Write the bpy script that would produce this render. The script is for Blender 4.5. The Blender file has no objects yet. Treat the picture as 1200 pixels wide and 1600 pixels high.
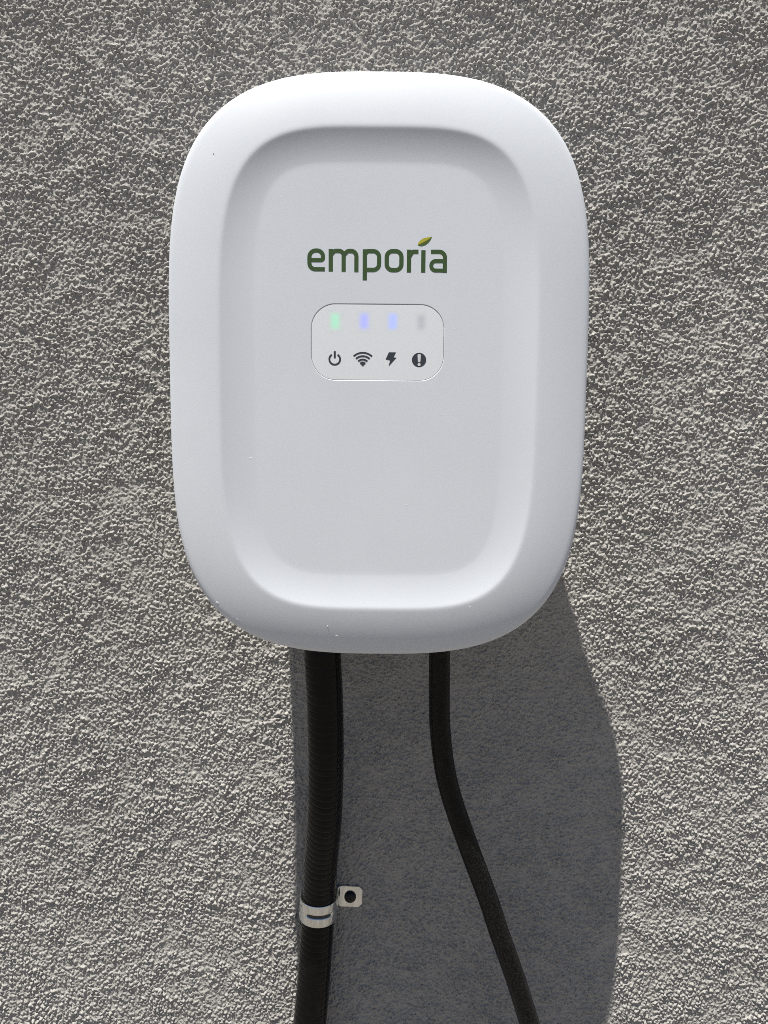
import bpy, math, random
import numpy as np
from mathutils import Vector, Matrix

sc = bpy.context.scene
COL = sc.collection
R = math.radians
CZ = 1.30                                  # height of the charger's centre above the ground (m)

# ------------------------------------------------------------------ camera
cam_d = bpy.data.cameras.new('camera')
cam = bpy.data.objects.new('camera', cam_d)
COL.objects.link(cam)
cam_d.sensor_fit = 'HORIZONTAL'
cam_d.sensor_width = 36.0
cam_d.lens = 36.0                          # 53 degrees across: a phone's main camera held upright
cam_d.clip_start, cam_d.clip_end = 0.01, 500.0
PITCH, ROLL = R(6.0), R(0.5)
cam.matrix_world = (Matrix.Translation((0.00353, -0.48108, CZ - 0.02935))
                    @ Matrix.Rotation(math.pi / 2 - PITCH, 4, 'X') @ Matrix.Rotation(ROLL, 4, 'Z'))
sc.camera = cam

# ------------------------------------------------------------------ sky and sun
TO_SUN = Vector((-0.0562, -0.080, 0.334)).normalized()
world = bpy.data.worlds.new('World')
sc.world = world
world.use_nodes = True
wn = world.node_tree
sky = wn.nodes.new('ShaderNodeTexSky')
sky.sky_type = 'NISHITA'
sky.sun_disc = False
sky.sun_elevation = math.asin(TO_SUN.z)
sky.sun_rotation = math.atan2(TO_SUN.x, TO_SUN.y)
sky.air_density, sky.dust_density, sky.ozone_density = 0.5, 0.4, 0.3
bg = wn.nodes['Background']
bg.inputs['Strength'].default_value = 0.05
wn.links.new(sky.outputs['Color'], bg.inputs['Color'])

sun_d = bpy.data.lights.new('sun', 'SUN')
sun_d.energy = 5.0
sun_d.angle = R(0.53)
sun_d.color = (1.0, 0.97, 0.92)
sun = bpy.data.objects.new('sun', sun_d)
COL.objects.link(sun)
sun.rotation_euler = TO_SUN.to_track_quat('Z', 'Y').to_euler()
sun.location = (-1, -2, 6)

sc.view_settings.view_transform = 'Standard'
sc.view_settings.look = 'None'
sc.view_settings.gamma = 1.0
sc.view_settings.use_curve_mapping = False
sc.view_settings.exposure = 0.5
sc.cycles.filter_width = 0.9
sc.cycles.use_denoising = False
sc.render.resolution_x, sc.render.resolution_y = 768, 1024


# ------------------------------------------------------------------ helpers
def srgb(r, g, b):
    f = lambda c: c / 12.92 if c <= 0.04045 else ((c + 0.055) / 1.055) ** 2.4
    return (f(r / 255), f(g / 255), f(b / 255), 1.0)


def mat(name, col, rough=0.5, metal=0.0, spec=0.5):
    m = bpy.data.materials.new(name)
    m.use_nodes = True
    b = m.node_tree.nodes['Principled BSDF']
    b.inputs['Base Color'].default_value = col if len(col) == 4 else (*col, 1)
    b.inputs['Roughness'].default_value = rough
    b.inputs['Metallic'].default_value = metal
    b.inputs['Specular IOR Level'].default_value = spec
    return m, m.node_tree, b


def noise(nt, scale, detail=3, rough=0.55, vec=None):
    n = nt.nodes.new('ShaderNodeTexNoise')
    n.inputs['Scale'].default_value = scale
    n.inputs['Detail'].default_value = detail
    n.inputs['Roughness'].default_value = rough
    if vec is None:
        t = nt.nodes.new('ShaderNodeTexCoord')
        vec = t.outputs['Object']
    nt.links.new(vec, n.inputs['Vector'])
    return n.outputs['Fac']


def ramp(nt, fac, stops):
    r = nt.nodes.new('ShaderNodeValToRGB')
    e = r.color_ramp.elements
    while len(e) < len(stops):
        e.new(0.5)
    for el, (p, c) in zip(e, stops):
        el.position = p
        el.color = c if isinstance(c, tuple) else (c, c, c, 1)
    nt.links.new(fac, r.inputs['Fac'])
    return r.outputs['Color']


def bump(nt, b, height, dist, strength=1.0):
    n = nt.nodes.new('ShaderNodeBump')
    n.inputs['Strength'].default_value = strength
    n.inputs['Distance'].default_value = dist
    nt.links.new(height, n.inputs['Height'])
    nt.links.new(n.outputs['Normal'], b.inputs['Normal'])


def obj(name, verts, faces, m, parent=None, smooth=True, sharp=None):
    me = bpy.data.meshes.new(name)
    me.from_pydata([tuple(v) for v in verts], [], [tuple(f) for f in faces])
    me.validate()
    if smooth:
        me.polygons.foreach_set('use_smooth', [True] * len(me.polygons))
        if sharp is not None:
            me.set_sharp_from_angle(angle=R(sharp))
    me.materials.append(m)
    o = bpy.data.objects.new(name, me)
    COL.objects.link(o)
    if parent is not None:
        o.parent = parent
    return o


def tag(o, label, cat, kind=None):
    o['label'] = label
    if cat:
        o['category'] = cat
    if kind:
        o['kind'] = kind
    return o


def loft(loops, cap0=False, cap1=False, flip=False):
    """quads between closed loops of equal length"""
    n = len(loops[0])
    V = [tuple(p) for L in loops for p in L]
    F = []
    for i in range(len(loops) - 1):
        a, b = i * n, (i + 1) * n
        for k in range(n):
            k2 = (k + 1) % n
            q = (a + k, a + k2, b + k2, b + k)
            F.append(q[::-1] if flip else q)
    if cap0:
        F.append(tuple(range(n)) if flip else tuple(range(n))[::-1])
    if cap1:
        s = (len(loops) - 1) * n
        t = tuple(range(s, s + n))
        F.append(t[::-1] if flip else t)
    return V, F


def spline(pts, step):
    """dense Catmull-Rom samples about `step` apart"""
    P = [Vector(p) for p in pts]
    P = [2 * P[0] - P[1]] + P + [2 * P[-1] - P[-2]]
    out = []
    for i in range(1, len(P) - 2):
        a, b, c, d = P[i - 1:i + 3]
        n = max(2, int((c - b).length / step))
        for k in range(n):
            t = k / n
            out.append(0.5 * ((2 * b) + (c - a) * t + (2 * a - 5 * b + 4 * c - d) * t * t + (3 * b - a - 3 * c + d) * t ** 3))
    out.append(P[-2])
    return out


def sweep(path, radius, n=32):
    """tube along a path; radius(s, angle)"""
    loops, s = [], 0.0
    ref = Vector((1, 0, 0))
    for i, p in enumerate(path):
        if i:
            s += (p - path[i - 1]).length
        t = (path[min(i + 1, len(path) - 1)] - path[max(i - 1, 0)]).normalized()
        u = (ref - t * ref.dot(t)).normalized()
        v = t.cross(u)
        ref = u
        L = []
        for k in range(n):
            a = 2 * math.pi * k / n
            L.append(p + (u * math.cos(a) + v * math.sin(a)) * radius(s, a))
        loops.append(L)
    return loft(loops, True, True)


# ------------------------------------------------------------------ materials
# stucco: warm grey, matt, faint tonal drift; the grain itself is geometry
m_wall, nt, b = mat('stucco', (0.33, 0.32, 0.295), 0.85, spec=0.3)
c1 = ramp(nt, noise(nt, 7, 4), [(0.3, (0.44, 0.424, 0.388, 1)), (0.7, (0.51, 0.492, 0.452, 1))])
c2 = ramp(nt, noise(nt, 620, 3, 0.6), [(0.32, 0.60), (0.45, 0.96), (0.65, 1.0)])
mx = nt.nodes.new('ShaderNodeMix')
mx.data_type = 'RGBA'
mx.blend_type = 'MULTIPLY'
mx.inputs['Factor'].default_value = 1.0
nt.links.new(c1, mx.inputs['A'])
nt.links.new(c2, mx.inputs['B'])
nt.links.new(mx.outputs['Result'], b.inputs['Base Color'])
bump(nt, b, noise(nt, 1400, 3, 0.6), 0.0006, 0.9)

m_ground, nt, b = mat('paving', (0.15, 0.13, 0.11), 0.9)
nt.links.new(ramp(nt, noise(nt, 3, 6), [(0.3, (0.115, 0.102, 0.087, 1)), (0.7, (0.165, 0.148, 0.128, 1))]), b.inputs['Base Color'])

m_white, nt, b = mat('white_plastic', (0.74, 0.772, 0.81), 0.42, spec=0.4)
wc_ = ramp(nt, noise(nt, 14, 6, 0.65), [(0.3, (0.73, 0.762, 0.798, 1)), (0.6, (0.752, 0.785, 0.822, 1))])
nt.links.new(wc_, b.inputs['Base Color'])
bump(nt, b, noise(nt, 1800, 2), 0.00004, 0.3)
nt.links.new(ramp(nt, noise(nt, 25, 4), [(0.3, 0.40), (0.7, 0.46)]), b.inputs['Roughness'])

m_body, nt, b = mat('grey_plastic', (0.42, 0.43, 0.45), 0.5)
bump(nt, b, noise(nt, 1800, 2), 0.00006, 0.4)

m_panel, nt, b = mat('panel_film', (0.85, 0.88, 0.895), 0.3)
bump(nt, b, noise(nt, 300, 2), 0.00003, 0.15)

m_ink, _, _ = mat('green_ink', srgb(60, 86, 42), 0.5)
m_leaf1, nt, _b = mat('leaf_yellow_ink', srgb(186, 178, 52), 0.5)
m_leaf2, _, _ = mat('leaf_green_ink', srgb(82, 102, 34), 0.5)
m_icon, _, _ = mat('charcoal_ink', srgb(56, 62, 70), 0.5)
m_iconlight, _, _ = mat('panel_white_ink', (0.74, 0.75, 0.75), 0.35)


PANEL = (0.85, 0.88, 0.895, 1)


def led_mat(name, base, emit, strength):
    """indicator pad, its LED glow painted as tint and emission fading into the panel"""
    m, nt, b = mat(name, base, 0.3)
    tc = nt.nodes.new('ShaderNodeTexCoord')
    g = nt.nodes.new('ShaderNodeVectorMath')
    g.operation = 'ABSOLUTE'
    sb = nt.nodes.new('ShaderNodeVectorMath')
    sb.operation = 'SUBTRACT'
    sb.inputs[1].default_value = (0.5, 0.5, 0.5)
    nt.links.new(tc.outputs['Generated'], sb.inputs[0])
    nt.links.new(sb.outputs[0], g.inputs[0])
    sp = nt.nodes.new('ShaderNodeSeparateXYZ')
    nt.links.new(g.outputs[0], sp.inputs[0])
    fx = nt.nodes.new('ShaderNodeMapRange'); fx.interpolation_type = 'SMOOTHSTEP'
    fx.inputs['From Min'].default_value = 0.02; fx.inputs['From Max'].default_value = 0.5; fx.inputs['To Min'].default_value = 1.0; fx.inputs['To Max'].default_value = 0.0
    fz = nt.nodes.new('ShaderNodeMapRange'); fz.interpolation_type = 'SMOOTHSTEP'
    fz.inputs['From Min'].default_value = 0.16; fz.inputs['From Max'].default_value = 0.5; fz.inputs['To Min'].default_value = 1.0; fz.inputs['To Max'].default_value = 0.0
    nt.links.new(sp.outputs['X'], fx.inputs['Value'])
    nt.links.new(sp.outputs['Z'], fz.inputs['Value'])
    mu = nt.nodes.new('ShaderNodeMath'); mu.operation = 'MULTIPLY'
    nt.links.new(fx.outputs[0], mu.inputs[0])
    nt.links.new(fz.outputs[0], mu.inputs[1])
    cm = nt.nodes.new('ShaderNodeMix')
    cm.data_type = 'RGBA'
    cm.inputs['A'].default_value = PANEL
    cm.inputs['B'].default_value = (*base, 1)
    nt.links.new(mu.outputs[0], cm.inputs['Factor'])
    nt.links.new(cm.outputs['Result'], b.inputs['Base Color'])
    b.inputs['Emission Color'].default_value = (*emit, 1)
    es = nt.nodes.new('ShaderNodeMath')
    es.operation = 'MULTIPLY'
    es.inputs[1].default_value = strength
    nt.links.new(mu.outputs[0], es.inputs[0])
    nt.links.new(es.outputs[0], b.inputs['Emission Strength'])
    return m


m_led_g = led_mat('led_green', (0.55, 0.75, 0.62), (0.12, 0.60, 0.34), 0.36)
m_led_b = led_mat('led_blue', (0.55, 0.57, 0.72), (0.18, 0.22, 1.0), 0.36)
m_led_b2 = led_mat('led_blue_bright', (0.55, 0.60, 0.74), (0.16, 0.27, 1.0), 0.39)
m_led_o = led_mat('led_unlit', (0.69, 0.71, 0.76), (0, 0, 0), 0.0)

m_conduit, nt, b = mat('black_pvc_jacket', (0.006, 0.006, 0.0065), 0.14, spec=0.18)
nt.links.new(ramp(nt, noise(nt, 90, 5, 0.65), [(0.35, 0.09), (0.7, 0.24)]), b.inputs['Roughness'])
nt.links.new(ramp(nt, noise(nt, 160, 5, 0.7), [(0.5, (0.003, 0.003, 0.0035, 1)), (0.8, (0.010, 0.0098, 0.0095, 1))]), b.inputs['Base Color'])
bump(nt, b, noise(nt, 700, 3), 0.00008, 0.3)

m_cable, nt, b = mat('black_rubber', (0.012, 0.012, 0.013), 0.3, spec=0.16)
dust = noise(nt, 900, 4, 0.7)
film = noise(nt, 45, 4, 0.6)
nt.links.new(ramp(nt, dust, [(0.45, (0.003, 0.003, 0.0035, 1)), (0.8, (0.036, 0.0355, 0.034, 1))]), b.inputs['Base Color'])
nt.links.new(ramp(nt, film, [(0.3, 0.22), (0.7, 0.42)]), b.inputs['Roughness'])
bump(nt, b, noise(nt, 700, 3), 0.00008, 0.3)

m_zinc, nt, b = mat('galvanised_steel', (0.8, 0.82, 0.82), 0.25, metal=1.0)
tcz = nt.nodes.new('ShaderNodeTexCoord')
mpz = nt.nodes.new('ShaderNodeMapping')
mpz.inputs['Scale'].default_value = (1.0, 1.0, 0.12)
nt.links.new(tcz.outputs['Object'], mpz.inputs['Vector'])
nt.links.new(ramp(nt, noise(nt, 520, 5, 0.7, mpz.outputs[0]), [(0.3, (0.62, 0.65, 0.65, 1)), (0.65, (0.95, 0.97, 0.96, 1))]), b.inputs['Base Color'])
nt.links.new(ramp(nt, noise(nt, 300, 4, 0.6), [(0.3, 0.12), (0.7, 0.34)]), b.inputs['Roughness'])
bump(nt, b, noise(nt, 260, 3), 0.00012, 0.35)
m_screw, nt, b = mat('black_screw', (0.015, 0.015, 0.016), 0.45, metal=0.3)
m_slot_shade, _, _ = mat('slot_shade', (0.05, 0.052, 0.054), 0.6)  # dark colour standing for shade inside the strap's dent
m_chip, _, _ = mat('stucco_dust', (0.85, 0.85, 0.86), 0.6)
m_chip_d, _, _ = mat('speck_dirt', (0.22, 0.21, 0.2), 0.8)

# ------------------------------------------------------------------ stucco wall
rng = np.random.default_rng(11)


def hash2(i, j, k):
    h = (i.astype(np.int64) * 374761393 + j.astype(np.int64) * 668265263 + k * 2147483647) & 0xFFFFFFFF
    h = ((h ^ (h >> 13)) * 1274126177) & 0xFFFFFFFF
    h = ((h ^ (h >> 16)) * 2246822519) & 0xFFFFFFFF
    return ((h ^ (h >> 15)) & 0xFFFFFF).astype(np.float32) / np.float32(0xFFFFFF)


def vnoise(x, z, cell, k):
    fx, fz = x / cell, z / cell
    i, j = np.floor(fx), np.floor(fz)
    u, v = (fx - i).astype(np.float32), (fz - j).astype(np.float32)
    u, v = u * u * (3 - 2 * u), v * v * (3 - 2 * v)
    a, b_, c, d = hash2(i, j, k), hash2(i + 1, j, k), hash2(i, j + 1, k), hash2(i + 1, j + 1, k)
    return (a * (1 - u) + b_ * u) * (1 - v) + (c * (1 - u) + d * u) * v


def grains(x, z, cell, k, rmin, rmax, keep):
    """field of rounded sand grains, one per jittered cell; value 0..1"""
    fx, fz = x / cell, z / cell
    i0, j0 = np.floor(fx), np.floor(fz)
    best = np.zeros(x.shape, np.float32)
    for di in (-1, 0, 1):
        for dj in (-1, 0, 1):
            i, j = i0 + di, j0 + dj
            cx = i + 0.5 + (hash2(i, j, k) - 0.5) * 0.95
            cz = j + 0.5 + (hash2(i, j, k + 1) - 0.5) * 0.95
            r = rmin + (rmax - rmin) * hash2(i, j, k + 2)
            on = hash2(i, j, k + 3) < keep
            el = 0.7 + 0.6 * hash2(i, j, k + 4)
            an = hash2(i, j, k + 5) * 6.283
            dx, dz = (fx - cx), (fz - cz)
            ca, sa = np.cos(an), np.sin(an)
            px, pz = (ca * dx + sa * dz) * el, (-sa * dx + ca * dz) / el
            q = np.clip(1 - (px * px + pz * pz) / (r * r), 0, 1)
            h = np.sqrt(q) * (0.5 + 0.5 * hash2(i, j, k + 6)) * (r / rmax)
            best = np.maximum(best, np.where(on, h, 0))
    return best


def stucco_height(x, z):
    x = x.astype(np.float64)
    z = z.astype(np.float64)
    wx = (vnoise(x, z, 0.0022, 71) - 0.5) * 0.0008
    wz = (vnoise(x, z, 0.0022, 72) - 0.5) * 0.0008
    x, z = x + wx, z + wz
    rx, rz = x * 0.829 - z * 0.559 + 5.0, x * 0.559 + z * 0.829 + 5.0
    tx, tz = x * 0.438 - z * 0.899 + 9.0, x * 0.899 + z * 0.438 + 9.0
    drift = (vnoise(rx, rz, 0.014, 3) + vnoise(tx, tz, 0.011, 6)) * 0.27 + (vnoise(rx, rz, 0.0058, 4) + vnoise(tx, tz, 0.0047, 7)) * 0.23
    drift = np.clip((drift - 0.5) * 1.25 + 0.5, 0, 1)
    patch = 0.82 + 0.36 * (vnoise(rx, rz, 0.045, 8) * 0.6 + vnoise(tx, tz, 0.022, 9) * 0.4)
    g1 = grains(x, z, 0.0019, 21, 0.36, 0.56, 0.74)
    g2 = grains(rx, rz, 0.0013, 41, 0.38, 0.58, 0.55)
    g3 = grains(tx, tz, 0.0042, 61, 0.22, 0.36, 0.40)
    h = patch * 0.00185 * g1 * (0.25 + 0.95 * drift) + patch * 0.0009 * g2 * (0.3 + 0.9 * drift) + 0.0008 * g3 * drift
    h += 0.0009 * drift + 0.00012 * vnoise(x, z, 0.0011, 5)
    return h


def wall_grid(xs, zs, hole=None):
    X, Z = np.meshgrid(xs, zs)
    Y = -stucco_height(X, Z)
    nx, nz = len(xs), len(zs)
    idx = np.arange(nx * nz, dtype=np.int32).reshape(nz, nx)
    q = np.stack([idx[:-1, :-1], idx[:-1, 1:], idx[1:, 1:], idx[1:, :-1]], -1)
    if hole is not None:
        x0, x1, z0, z1 = hole
        xm, zm = (xs[:-1] + xs[1:]) / 2, (zs[:-1] + zs[1:]) / 2
        inside = ((xm > x0) & (xm < x1))[None, :] & ((zm > z0) & (zm < z1))[:, None]
        q = q[~inside]
    else:
        q = q.reshape(-1, 4)
    return np.stack([X.ravel(), Y.ravel(), Z.ravel()], 1), q


parts = [wall_grid(np.arange(-0.262, 0.2751, 0.00052), np.arange(-0.440, 0.2331, 0.00052)),
         wall_grid(np.arange(-0.56, 0.5761, 0.0025), np.arange(-0.72, 0.5121, 0.0025), (-0.2605, 0.2735, -0.4385, 0.2315))]
# the rest of the wall: flat sheet just behind the grain, out to its edges
sx = [-4.0, 4.0]
sz = [-1.30, 1.6]
parts.append((np.array([(sx[0], 0.0006, sz[0]), (sx[1], 0.0006, sz[0]), (sx[1], 0.0006, sz[1]), (sx[0], 0.0006, sz[1]),
                        (sx[0], 0.2, sz[0]), (sx[1], 0.2, sz[0]), (sx[1], 0.2, sz[1]), (sx[0], 0.2, sz[1])]),
              np.array([(0, 1, 2, 3), (5, 4, 7, 6), (3, 2, 6, 7), (4, 0, 3, 7), (1, 5, 6, 2)], np.int32)))
V, Q, off = [], [], 0
for v, q in parts:
    V.append(v)
    Q.append(q + off)
    off += len(v)
V = np.concatenate(V).astype(np.float32)
Q = np.concatenate(Q).astype(np.int32)
me = bpy.data.meshes.new('stucco_wall')
me.vertices.add(len(V))
me.vertices.foreach_set('co', V.ravel())
me.loops.add(len(Q) * 4)
me.loops.foreach_set('vertex_index', Q.ravel())
me.polygons.add(len(Q))
me.polygons.foreach_set('loop_start', np.arange(0, len(Q) * 4, 4, dtype=np.int32))
me.polygons.foreach_set('use_smooth', np.arange(len(Q)) < len(Q) - 5)
me.update(calc_edges=True)
me.materials.append(m_wall)
wall = bpy.data.objects.new('stucco_wall', me)
COL.objects.link(wall)
wall.location = (0, 0, CZ)
tag(wall, 'rough grey stucco wall with coarse sand grain in raking sunlight', None, 'structure')

gr = obj('ground', [(-60, -120, 0), (60, -120, 0), (60, 0.1, 0), (-60, 0.1, 0)], [(0, 1, 2, 3)], m_ground, smooth=False)
tag(gr, 'brownish paved ground in front of the wall', None, 'structure')

# ------------------------------------------------------------------ charger
charger = bpy.data.objects.new('ev_charger', None)
COL.objects.link(charger)
charger.location = (0, 0, CZ)
charger.empty_display_size = 0.05
tag(charger, 'white rounded wall charger with green emporia lettering and four indicator lights', 'charger')

NP = 360
TH = np.arange(NP) * 2 * math.pi / NP


def outline(a, b, m, n, dz=0.0, inset=0.0):
    """superellipse with its own exponents for the sides and for the ends"""
    a, b = a - inset, b - inset
    c, s_ = np.abs(np.cos(TH)), np.abs(np.sin(TH))
    lo, hi = np.zeros(NP), np.full(NP, 0.3)
    for _ in range(50):
        r = (lo + hi) / 2
        out_ = (r * c / a) ** m + (r * s_ / b) ** n > 1
        lo, hi = np.where(out_, lo, r), np.where(out_, r, hi)
    return np.stack([lo * np.cos(TH), lo * np.sin(TH) + dz], 1)


OUT = (0.1074, 0.1478, 2.97, 4.02)
O_OUT = outline(*OUT)
O_REC = outline(0.0806, 0.1208, 3.92, 4.07, -0.0010)
O_FLO = outline(0.0631, 0.1034, 5.1, 5.0, -0.0005)
D_SIL, D_CREST, D_FLOOR = 0.080, 0.0864, 0.0838


def L3(xz, y):
    y = np.broadcast_to(y, len(xz))
    return np.stack([xz[:, 0], -y, xz[:, 1]], 1)


# panel pocket outline, sampled at the same angles as the other loops
PC = np.array((-0.00048, 0.01555))
PHW, PHH, PR = 0.03388, 0.01921, 0.0125


def rrect(hw, hh, r, c=PC):
    out = []
    for t in TH:
        dx, dz = math.cos(t), math.sin(t)
        lo, hi = 0.0, 0.1
        for _ in range(40):
            m = (lo + hi) / 2
            qx, qz = abs(dx * m) - (hw - r), abs(dz * m) - (hh - r)
            d = math.hypot(max(qx, 0), max(qz, 0)) + min(max(qx, qz), 0) - r
            lo, hi = (m, hi) if d < 0 else (lo, m)
        out.append((c[0] + dx * lo, c[1] + dz * lo))
    return np.array(out)


# profile from the silhouette over the rim, down the cove to the floor
NU, NC = 30, 26
w_rim, w_cove = 0.0245, 0.0185
us = np.linspace(0, 1, 400)
slope_r = 0.11 + 0.24 * (1 - us) ** 1.2 + 0.9 * np.clip(1 - us / 0.10, 0, 1) ** 1.5
rim = np.concatenate([[0], np.cumsum((slope_r[1:] + slope_r[:-1]) / 2) * (us[1] - us[0])])
rim = rim / rim[-1] * (D_CREST - D_SIL)
slope_c = 0.06 + 0.155 * (1 - us) ** 1.0
cov = np.concatenate([[0], np.cumsum((slope_c[1:] + slope_c[:-1]) / 2) * (us[1] - us[0])])
cov = cov / cov[-1] * (D_CREST - D_FLOOR)
s_all = np.concatenate([us * w_rim, w_rim + us[1:] * w_cove, w_rim + w_cove + us[1:] * 0.006])
h_all = np.concatenate([D_SIL + rim, D_CREST - cov[1:], np.full(399, D_FLOOR)])
sg = np.linspace(0, s_all[-1], 1400)
hg = np.interp(sg, s_all, h_all)
kw = 0.0007 / (sg[1] - sg[0])
ker = np.exp(-0.5 * (np.arange(-120, 121) / kw) ** 2)
ker /= ker.sum()
pad = np.concatenate([2 * hg[0] - hg[120:0:-1], hg, np.full(120, hg[-1])])
hs = np.convolve(pad, ker, 'valid')
hs[:40] = hg[:40]


def prof(s):
    return float(np.interp(s, sg, hs))


loops = []
# lip returning behind the silhouette
for d, ins in ((0.0742, 0.016), (0.0744, 0.0028), (0.0752, 0.0014), (0.0772, 0.0005), (0.0790, 0.0001)):
    loops.append(L3(outline(*OUT, 0, ins), d))
for i in range(NU + 1):
    u = (i / NU) ** 1.15
    loops.append(L3(O_OUT * (1 - u) + O_REC * u, prof(u * w_rim)))
for i in range(1, NC + 1):
    u = i / NC
    loops.append(L3(O_REC * (1 - u) + O_FLO * u, prof(w_rim + u * w_cove)))
P_OUT = rrect(PHW, PHH, PR)
for u, e in ((0.02, 0.0012), (0.05, 0.0030), (0.09, 0.0052), (0.30, 0.02), (0.7, 0.02), (0.97, 0.02)):
    loops.append(L3(O_FLO * (1 - u) + P_OUT * u, prof(w_rim + w_cove + e) if e < 0.006 else D_FLOOR))
loops.append(L3(rrect(PHW + 0.00012, PHH + 0.00012, PR + 0.00012), D_FLOOR))
loops.append(L3(rrect(PHW - 0.00018, PHH - 0.00018, PR - 0.00018), D_FLOOR - 0.00015))
loops.append(L3(rrect(PHW - 0.00030, PHH - 0.00030, PR - 0.0003), D_FLOOR - 0.0011))
Vc, Fc = loft(loops)
cover = obj('front_cover', Vc, Fc, m_white, charger, sharp=16)
cover['label'] = 'glossy white front cover with recessed face'

# tapering housing behind the cover, resting on the wall
loops = []
for t in np.linspace(0.0, 0.94, 24):
    ins = 0.0455 * (1 - t) + 0.0015
    d = 0.080 * t
    if t < 0.06:
        ins += 0.001 * (1 - t / 0.06)
    loops.append(L3(outline(*OUT, 0, ins), max(d, -0.001)))
Vh, Fh = loft(loops, True, True)
obj('back_housing', Vh, Fh, m_body, charger, sharp=40)

# indicator panel set in the pocket
pl = [L3(rrect(PHW - 0.00034, PHH - 0.00034, PR - 0.00034), D_FLOOR - 0.0012),
      L3(rrect(PHW - 0.00036, PHH - 0.00036, PR - 0.00036), D_FLOOR - 0.00022),
      L3(rrect(PHW - 0.00045, PHH - 0.00045, PR - 0.00045), D_FLOOR - 0.00013),
      L3(rrect(PHW - 0.0012, PHH - 0.0012, PR - 0.0012), D_FLOOR - 0.00012)]
Vp, Fp = loft(pl, True, True)
panel = obj('indicator_panel', Vp, Fp, m_panel, charger, sharp=40)
panel['label'] = 'small rounded indicator panel with lights and icons'
D_PAN = D_FLOOR - 0.00012


# ---- flat print: strokes and shapes in the plane of the face
def round_path(pts, closed=False, seg=8):
    """pts: (x, y[, radius]) -> polyline with rounded corners"""
    out = []
    n = len(pts)
    for i, p in enumerate(pts):
        r = p[2] if len(p) > 2 else 0
        c = Vector(p[:2])
        if r == 0 or (not closed and i in (0, n - 1)):
            out.append(c)
            continue
        a, b_ = Vector(pts[i - 1][:2]), Vector(pts[(i + 1) % n][:2])
        da, db = (a - c).normalized(), (b_ - c).normalized()
        half = da.angle(db) / 2
        t = r / math.tan(half)
        ctr = c + (da + db).normalized() * (r / math.sin(half))
        p0, p1 = c + da * t, c + db * t
        v0, v1 = p0 - ctr, p1 - ctr
        ang = v0.angle_signed(v1)
        for k in range(seg + 1):
            q = -ang * k / seg
            cs, sn = math.cos(q), math.sin(q)
            out.append(ctr + Vector((v0.x * cs - v0.y * sn, v0.x * sn + v0.y * cs)))
    return out


def stroke(path, w, closed=False):
    n = len(path)
    Ls, Rs = [], []
    for i, p in enumerate(path):
        if closed:
            d0, d1 = p - path[i - 1], path[(i + 1) % n] - p
        else:
            d0 = p - path[i - 1] if i else path[1] - p
            d1 = path[i + 1] - p if i < n - 1 else p - path[i - 1]
        d0, d1 = d0.normalized(), d1.normalized()
        n0, n1 = Vector((-d0.y, d0.x)), Vector((-d1.y, d1.x))
        m = (n0 + n1).normalized()
        k = min(w / 2 / max(m.dot(n0), 0.3), w)
        Ls.append(p + m * k)
        Rs.append(p - m * k)
    V = Ls + Rs
    F = [(i, (i + 1) % n, n + (i + 1) % n, n + i) for i in range(n if closed else n - 1)]
    return V, F


def print_obj(name, shapes, m, parent, fn, depth, lift=0.00006):
    """shapes in drawing units -> one printed piece with a hair of ink thickness"""
    V, F = [], []
    for s, (v, f) in enumerate(shapes):
        o = len(V)
        h = depth + lift + 0.00002 * s
        pts = [fn(*p) for p in v]
        V += [(x, -h, z) for x, z in pts]
        for q in f:
            q = [o + i for i in q]
            a, b_, c = (Vector((V[i][0], V[i][2])) for i in q[:3])
            area = (b_ - a).cross(c - a) if True else 0
            F.append(q if area > 0 else q[::-1])
    return obj(name, V, F, m, parent, smooth=False)


def disc(cx, cy, r, n=40):
    return [Vector((cx + r * math.cos(2 * math.pi * k / n), cy + r * math.sin(2 * math.pi * k / n))) for k in range(n)], [tuple(range(n))]


def arc(cx, cy, r, a0, a1, w, n=24):
    return stroke([Vector((cx + r * math.cos(R(a0 + (a1 - a0) * k / n)), cy - r * math.sin(R(a0 + (a1 - a0) * k / n)))) for k in range(n + 1)], w)


def poly(pts):
    return [Vector(p) for p in pts], [tuple(range(len(pts)))]


A = lambda x, y: (-0.04260 + 6.967e-5 * x, 0.0767 - 6.867e-5 * y)          # lettering grid
B = lambda x, y: (-0.03627 + 5.96e-5 * x, 0.03775 - 5.86e-5 * y)          # panel grid
SW = 31
rp = round_path
letters = [
    [stroke(rp([(219, 367), (108, 367, 42), (108, 234, 46), (206, 234, 42), (206, 302, 16), (122.5, 302)]), 30)],
    [stroke([Vector((262, 222)), Vector((262, 383))], SW),
     stroke(rp([(355, 383), (355, 235, 34), (288, 235, 30), (264, 262)]), 30),
     stroke(rp([(447, 383), (447, 235, 38), (384, 235, 30), (357, 262)]), 30)],
    [stroke([Vector((508, 222)), Vector((508, 443))], SW),
     stroke(rp([(510, 252), (528, 235, 12), (611, 235, 42), (611, 368, 42), (512, 368)]), 30)],
    [stroke(rp([(666, 234, 42), (772, 234, 42), (772, 369, 42), (666, 369, 42)], True), 31, True)],
    [stroke([Vector((827, 222)), Vector((827, 385))], SW),
     stroke(rp([(829, 272), (850, 237, 18), (894, 236)]), 30)],
    [stroke([Vector((930, 225)), Vector((930, 385))], SW)],
    [stroke(rp([(984, 236), (1086, 235, 42), (1086, 385)]), 30),
     stroke(rp([(1086, 301), (988, 301, 32), (988, 369, 32), (1086, 369)]), 28)],
]
for shp in letters:
    print_obj('logo_letter', shp, m_ink, cover, A, D_FLOOR)
ridge = [(888, 189), (912, 177), (940, 163), (966, 147), (990, 129)]
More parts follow.
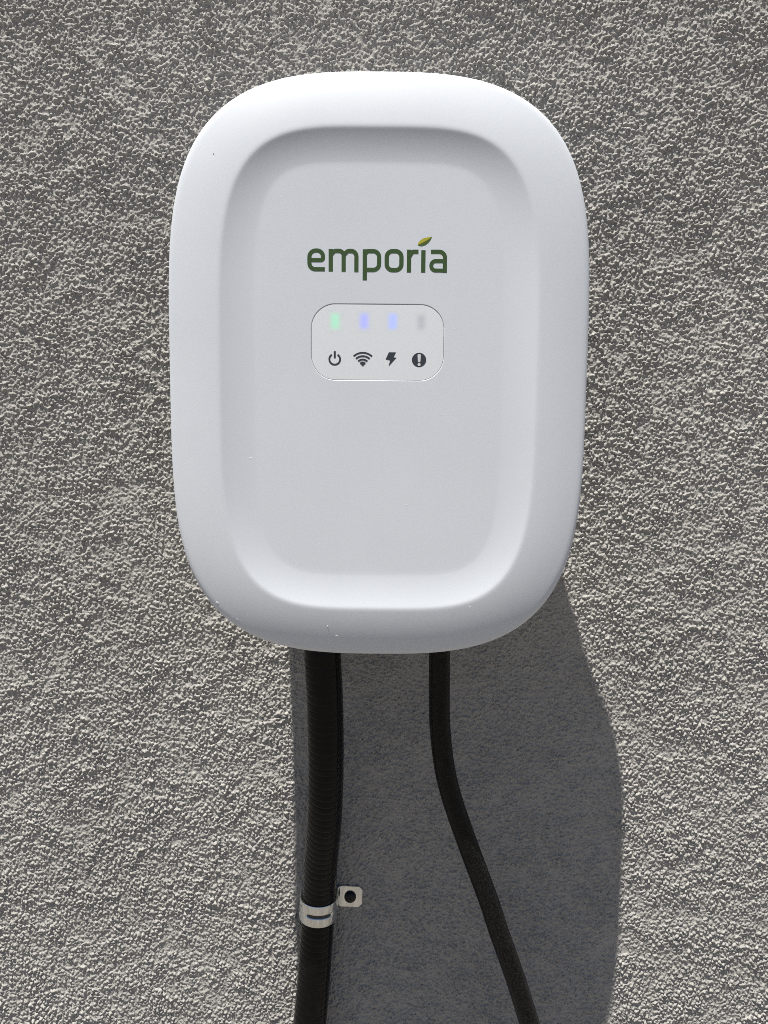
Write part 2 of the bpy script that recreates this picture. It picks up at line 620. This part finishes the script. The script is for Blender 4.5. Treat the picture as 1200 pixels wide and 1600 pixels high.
print_obj('logo_leaf_upper', [poly([(888, 189), (893, 172), (908, 154), (930, 141), (960, 133), (990, 129), (966, 147), (940, 163), (912, 177)])], m_leaf1, cover, A, D_FLOOR)
print_obj('logo_leaf_lower', [poly([(888, 189), (912, 177), (940, 163), (966, 147), (990, 129), (982, 150), (966, 172), (944, 189), (918, 197), (899, 195)])], m_leaf2, cover, A, D_FLOOR)

# indicator lights and icons
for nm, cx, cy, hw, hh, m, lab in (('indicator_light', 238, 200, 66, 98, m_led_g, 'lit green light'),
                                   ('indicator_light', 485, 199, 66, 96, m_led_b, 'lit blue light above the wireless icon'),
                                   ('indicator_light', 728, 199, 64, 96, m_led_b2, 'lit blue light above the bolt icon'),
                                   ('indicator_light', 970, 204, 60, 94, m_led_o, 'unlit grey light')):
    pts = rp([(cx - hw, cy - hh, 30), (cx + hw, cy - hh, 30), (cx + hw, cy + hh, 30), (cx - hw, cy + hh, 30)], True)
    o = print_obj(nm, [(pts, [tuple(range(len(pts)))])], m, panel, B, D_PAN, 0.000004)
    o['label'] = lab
print_obj('power_icon', [arc(235, 526, 46, 122, 418, 16, 40), stroke([Vector((235, 456)), Vector((235, 516))], 17)], m_icon, panel, B, D_PAN)
wc = (475, 583)
print_obj('wireless_icon', [arc(*wc, 115, 47, 133, 15), arc(*wc, 86, 47, 133, 15), arc(*wc, 57, 47, 133, 15),
                            poly([(475, 583), (448, 556), (460, 547), (475, 543), (490, 547), (502, 556)])], m_icon, panel, B, D_PAN)
print_obj('bolt_icon', [([Vector(p) for p in [(697, 462), (758, 462), (738, 505), (763, 508), (696, 584), (708, 531), (670, 524)]],
                         [(0, 1, 2), (0, 2, 6), (6, 2, 5), (5, 2, 3), (5, 3, 4)])], m_icon, panel, B, D_PAN)
al = print_obj('alert_icon', [disc(956, 525, 61)], m_icon, panel, B, D_PAN)
bar = rp([(942, 475, 12), (972, 475, 12), (967, 546, 9), (947, 546, 9)], True)
print_obj('alert_mark', [(bar, [tuple(range(len(bar)))]), disc(957, 565, 13, 20)], m_iconlight, panel, B, D_PAN, 0.00014)

# specks of stucco and dust stuck to the cover
rnd = random.Random(4)


def dust_speck(x, z, d, lx, lz, rot, m):
    V, n = [], 9
    for k in range(n):
        a = 2 * math.pi * k / n
        q = 1.0 + 0.7 * rnd.random()
        px, pz = math.cos(a) * lx * q, math.sin(a) * lz * q
        V.append((x + px * math.cos(rot) - pz * math.sin(rot), -d + 0.0001, z + px * math.sin(rot) + pz * math.cos(rot)))
    V.append((x, -d - 0.00012, z))
    F = [(k, (k + 1) % n, n) for k in range(n)]
    return obj('dust_speck', V, F, m, cover)


def cover_depth(x, z):
    """depth of the cover's front above the wall at a local point"""
    t = math.atan2(z, x)
    k = t / (2 * math.pi) * NP % NP
    i = int(k) % NP
    ro, rr, rf = (math.hypot(*o[i]) for o in (O_OUT, O_REC, O_FLO))
    r = math.hypot(x, z)
    if r > rr:
        return prof((ro - r) / (ro - rr) * w_rim)
    if r > rf:
        return prof(w_rim + (rr - r) / (rr - rf) * w_cove)
    return D_FLOOR


for x, z, lx, lz, rot, m in ((-0.0825, 0.1066, 0.00022, 0.0004, 0.3, m_chip_d), (-0.0660, -0.0437, 0.0011, 0.0004, 0, m_chip),
                             (0.0155, -0.0672, 0.0005, 0.0006, 0, m_chip), (0.0331, -0.0207, 0.0004, 0.0004, 0, m_chip),
                             (-0.0835, -0.1203, 0.0013, 0.0005, -0.3, m_chip), (-0.0735, -0.1290, 0.0008, 0.0004, -0.5, m_chip),
                             (-0.0257, -0.1315, 0.0004, 0.0006, 0, m_chip), (-0.0212, -0.1368, 0.0008, 0.0004, -0.6, m_chip),
                             (0.0490, -0.1203, 0.0007, 0.0005, 0.2, m_chip), (0.0385, 0.0227, 0.0004, 0.0003, 0, m_chip)):
    dust_speck(x, z, cover_depth(x, z), lx, lz, rot, m)

# ------------------------------------------------------------------ conduit
cpath = spline([(-0.0312, -0.050, -0.122), (-0.0312, -0.050, -0.15758), (-0.03015, -0.048, -0.18221), (-0.02976, -0.043, -0.22078),
                (-0.03128, -0.033, -0.2647), (-0.03445, -0.0215, -0.30087), (-0.0366, -0.0140, -0.335), (-0.03956, -0.0132, -0.38277),
                (-0.0424, -0.0150, -0.41909), (-0.0460, -0.0160, -0.47), (-0.0495, -0.0165, -0.54)], 0.00026)
RC = 0.01075


def conduit_r(s, a):
    ph = (s / 0.0044 + a / (2 * math.pi)) % 1.0
    return RC * (1 - 0.020 * math.exp(-((ph - 0.5) / 0.07) ** 4) + 0.002 * math.cos(2 * math.pi * ph))


conduit = bpy.data.objects.new('flexible_conduit', None)
COL.objects.link(conduit)
conduit.location = (0, 0, CZ)
tag(conduit, 'thick black ribbed flexible conduit running down the wall under the charger', 'conduit')
Vv, Ff = sweep(cpath, conduit_r, 28)
obj('jacket', Vv, Ff, m_conduit, conduit, sharp=60)


def ring(cx, cy, z0, z1, prof_rz, n, m, name, parent):
    loops = [[(cx + r * math.cos(2 * math.pi * k / n), cy + r * math.sin(2 * math.pi * k / n), z0 + (z1 - z0) * t) for k in range(n)] for r, t in prof_rz]
    v, f = loft(loops, True, True, True)
    return obj(name, v, f, m, parent, sharp=30)


ring(-0.0312, -0.050, -0.118, -0.146, ((0.0135, 0), (0.0145, 0.08), (0.0145, 0.75), (0.0125, 1.0)), 8, m_body, 'connector_nut', conduit)

# ------------------------------------------------------------------ charging cable
kpts = [(0.0361, -0.050, -0.122), (0.03619, -0.05, -0.15697), (0.03655, -0.0494, -0.18111), (0.03720, -0.0489, -0.2), (0.03959, -0.0483, -0.22058),
        (0.04264, -0.0477, -0.23572), (0.04704, -0.0471, -0.2506), (0.0524, -0.0466, -0.266), (0.05792, -0.046, -0.28115),
        (0.06388, -0.0462, -0.29683), (0.06954, -0.0464, -0.31226), (0.0748, -0.0467, -0.32825), (0.08049, -0.0470, -0.34397),
        (0.08620, -0.0474, -0.36026), (0.09137, -0.0478, -0.37628), (0.09648, -0.0482, -0.39288), (0.104, -0.049, -0.42), (0.120, -0.051, -0.50), (0.128, -0.052, -0.75)]
cable = bpy.data.objects.new('charging_cable', None)
COL.objects.link(cable)
cable.location = (0, 0, CZ)
tag(cable, 'thin smooth black rubber charging cable curving down to the right', 'cable')
Vv, Ff = sweep(spline(kpts, 0.0015), lambda s, a: 0.0061, 32)
obj('sheath', Vv, Ff, m_cable, cable, sharp=60)
ring(0.0361, -0.050, -0.118, -0.147, ((0.0105, 0), (0.0112, 0.1), (0.0110, 0.6), (0.0075, 1.0)), 24, m_screw, 'cable_gland', cable)

# ------------------------------------------------------------------ conduit strap
strap = bpy.data.objects.new('conduit_strap', None)
COL.objects.link(strap)
strap.location = (-0.0366, 0, CZ - 0.335)
strap.rotation_euler = (0, R(2.0), 0)
tag(strap, 'galvanised steel one-hole strap holding the black conduit to the wall', 'pipe strap')
RO, TK, YC = 0.01215, 0.0012, 0.0140
prof2 = [(-RO, 0.0004)] + [(-RO, YC * k / 6) for k in range(1, 6)]
angs = [180 - 180 * k / 40 for k in range(41)]
prof2 += [(RO * math.cos(R(a)), YC + RO * math.sin(R(a))) for a in angs]
prof2 += [(RO, YC * k / 6) for k in (5, 4, 3, 2)]
prof2 += [(RO + 0.0003, 0.0036), (RO + 0.0009, 0.0027), (RO + 0.0018, 0.0024)]
zr = [-0.0070, -0.0067, -0.0045, -0.0022, -0.0013, -0.0008, -0.0003, 0.0003, 0.0008, 0.0013, 0.0022, 0.0045, 0.0067, 0.0070]


def strap_sheet(prof2, zr, dent):
    n = len(prof2)
    nrm = []
    for i in range(n):
        a, b_ = Vector(prof2[max(i - 1, 0)]), Vector(prof2[min(i + 1, n - 1)])
        d = (b_ - a).normalized()
        nrm.append(Vector((d.y, -d.x)))           # towards the pipe
    V, F = [], []
    for side in (0, 1):
        for z in zr:
            e = 0.0002 if abs(z) > 0.0068 else 0.0
            for i, p in enumerate(prof2):
                k = (TK - e if side else e) + dent(i, z)
                q = Vector(p) + nrm[i] * k
                V.append((q.x, -q.y, z))
    m, N = len(zr), n * len(zr)
    for j in range(m - 1):
        for i in range(n - 1):
            a = j * n + i
            F.append((a, a + 1, a + n + 1, a + n))
            F.append((N + a, N + a + n, N + a + n + 1, N + a + 1))
    for i in range(n - 1):
        F.append((i, N + i, N + i + 1, i + 1))
        t = (m - 1) * n + i
        F.append((t, t + 1, N + t + 1, N + t))
    for j in range(m - 1):
        a, e = j * n, j * n + n - 1
        F.append((a, a + n, N + a + n, N + a))
        F.append((e, N + e, N + e + n, e + n))
    return V, F


def dent(i, z):
    k = i - 6                                      # index along the arc
    if not 0 <= k <= 40:
        return 0.0
    t = (180 - angs[k]) / 180
    along = max(0.0, min(1.0, (t - 0.27) / 0.06, (0.80 - t) / 0.06))
    return 0.0010 * along * max(0.0, 1 - (abs(z) / 0.0014) ** 2)


Vs, Fs = strap_sheet(prof2, zr, dent)
obj('band', Vs, Fs, m_zinc, strap, sharp=40)
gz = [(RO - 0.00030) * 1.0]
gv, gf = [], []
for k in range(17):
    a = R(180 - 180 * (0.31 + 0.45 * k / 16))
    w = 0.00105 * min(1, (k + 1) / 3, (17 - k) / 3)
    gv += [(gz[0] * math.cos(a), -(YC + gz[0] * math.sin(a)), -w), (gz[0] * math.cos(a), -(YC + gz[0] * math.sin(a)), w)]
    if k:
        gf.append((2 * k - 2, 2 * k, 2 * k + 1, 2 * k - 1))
obj('slot_shade_strip', gv, gf, m_slot_shade, strap)  # added dark strip that paints the groove's shade over the metal
# flat tab with clipped corners and a hole
x0, x1, hz, ch = RO + 0.0017, 0.0281, 0.0072, 0.0024
outer = [(x0, -hz), (x1 - ch, -hz), (x1, -hz + ch), (x1, hz - ch), (x1 - ch, hz), (x0, hz)]
hx, hr, nh = 0.0200, 0.0030, 24
hole = [(hx + hr * math.cos(2 * math.pi * k / nh), hr * math.sin(2 * math.pi * k / nh)) for k in range(nh)]


def on_outer(a):
    d = Vector((math.cos(a), math.sin(a)))
    best = 1e9
    for i in range(6):
        p, q = Vector(outer[i]) - Vector((hx, 0)), Vector(outer[(i + 1) % 6]) - Vector((hx, 0))
        e = q - p
        den = d.x * e.y - d.y * e.x
        if abs(den) < 1e-12:
            continue
        t = (p.x * e.y - p.y * e.x) / den
        u = (p.x * d.y - p.y * d.x) / den
        if t > 0 and -1e-6 <= u <= 1 + 1e-6:
            best = min(best, t)
    return hx + d.x * best, d.y * best


aa = sorted([2 * math.pi * k / 40 for k in range(40)] + [math.atan2(p[1], p[0] - hx) % (2 * math.pi) for p in outer])
ring_o = [on_outer(a) for a in aa]
ring_h = [(hx + hr * math.cos(a), hr * math.sin(a)) for a in aa]
y0, y1 = 0.0011, 0.0024
loops = [[(x, -y0, z) for x, z in ring_h], [(x, -y1, z) for x, z in ring_h],
         [(hx + (x - hx) * 0.985, -y1, z * 0.985) for x, z in ring_o], [(x, -y1 + 0.00015, z) for x, z in ring_o], [(x, -y0, z) for x, z in ring_o]]
Vt, Ft = loft(loops)
obj('tab', Vt, Ft, m_zinc, strap, sharp=30)
# pan-head screw with a cross recess
n = 32
loops = []
for r, d in ((0.0039, 0.0025), (0.0039, 0.0031), (0.0036, 0.0038), (0.0029, 0.0044), (0.0020, 0.0048), (0.0017, 0.0049)):
    loops.append([(hx + r * math.cos(2 * math.pi * k / n), -d, r * math.sin(2 * math.pi * k / n)) for k in range(n)])
loops.append([(hx + (0.0016 if k % 8 == 0 else 0.0005) * math.cos(2 * math.pi * k / n), -0.0049, (0.0016 if k % 8 == 0 else 0.0005) * math.sin(2 * math.pi * k / n)) for k in range(n)])
loops.append([(hx + (0.0012 if k % 8 == 0 else 0.0004) * math.cos(2 * math.pi * k / n), -0.0036, (0.0012 if k % 8 == 0 else 0.0004) * math.sin(2 * math.pi * k / n)) for k in range(n)])
Vs, Fs = loft(loops, False, True)
obj('screw', Vs, Fs, m_screw, strap, sharp=35)
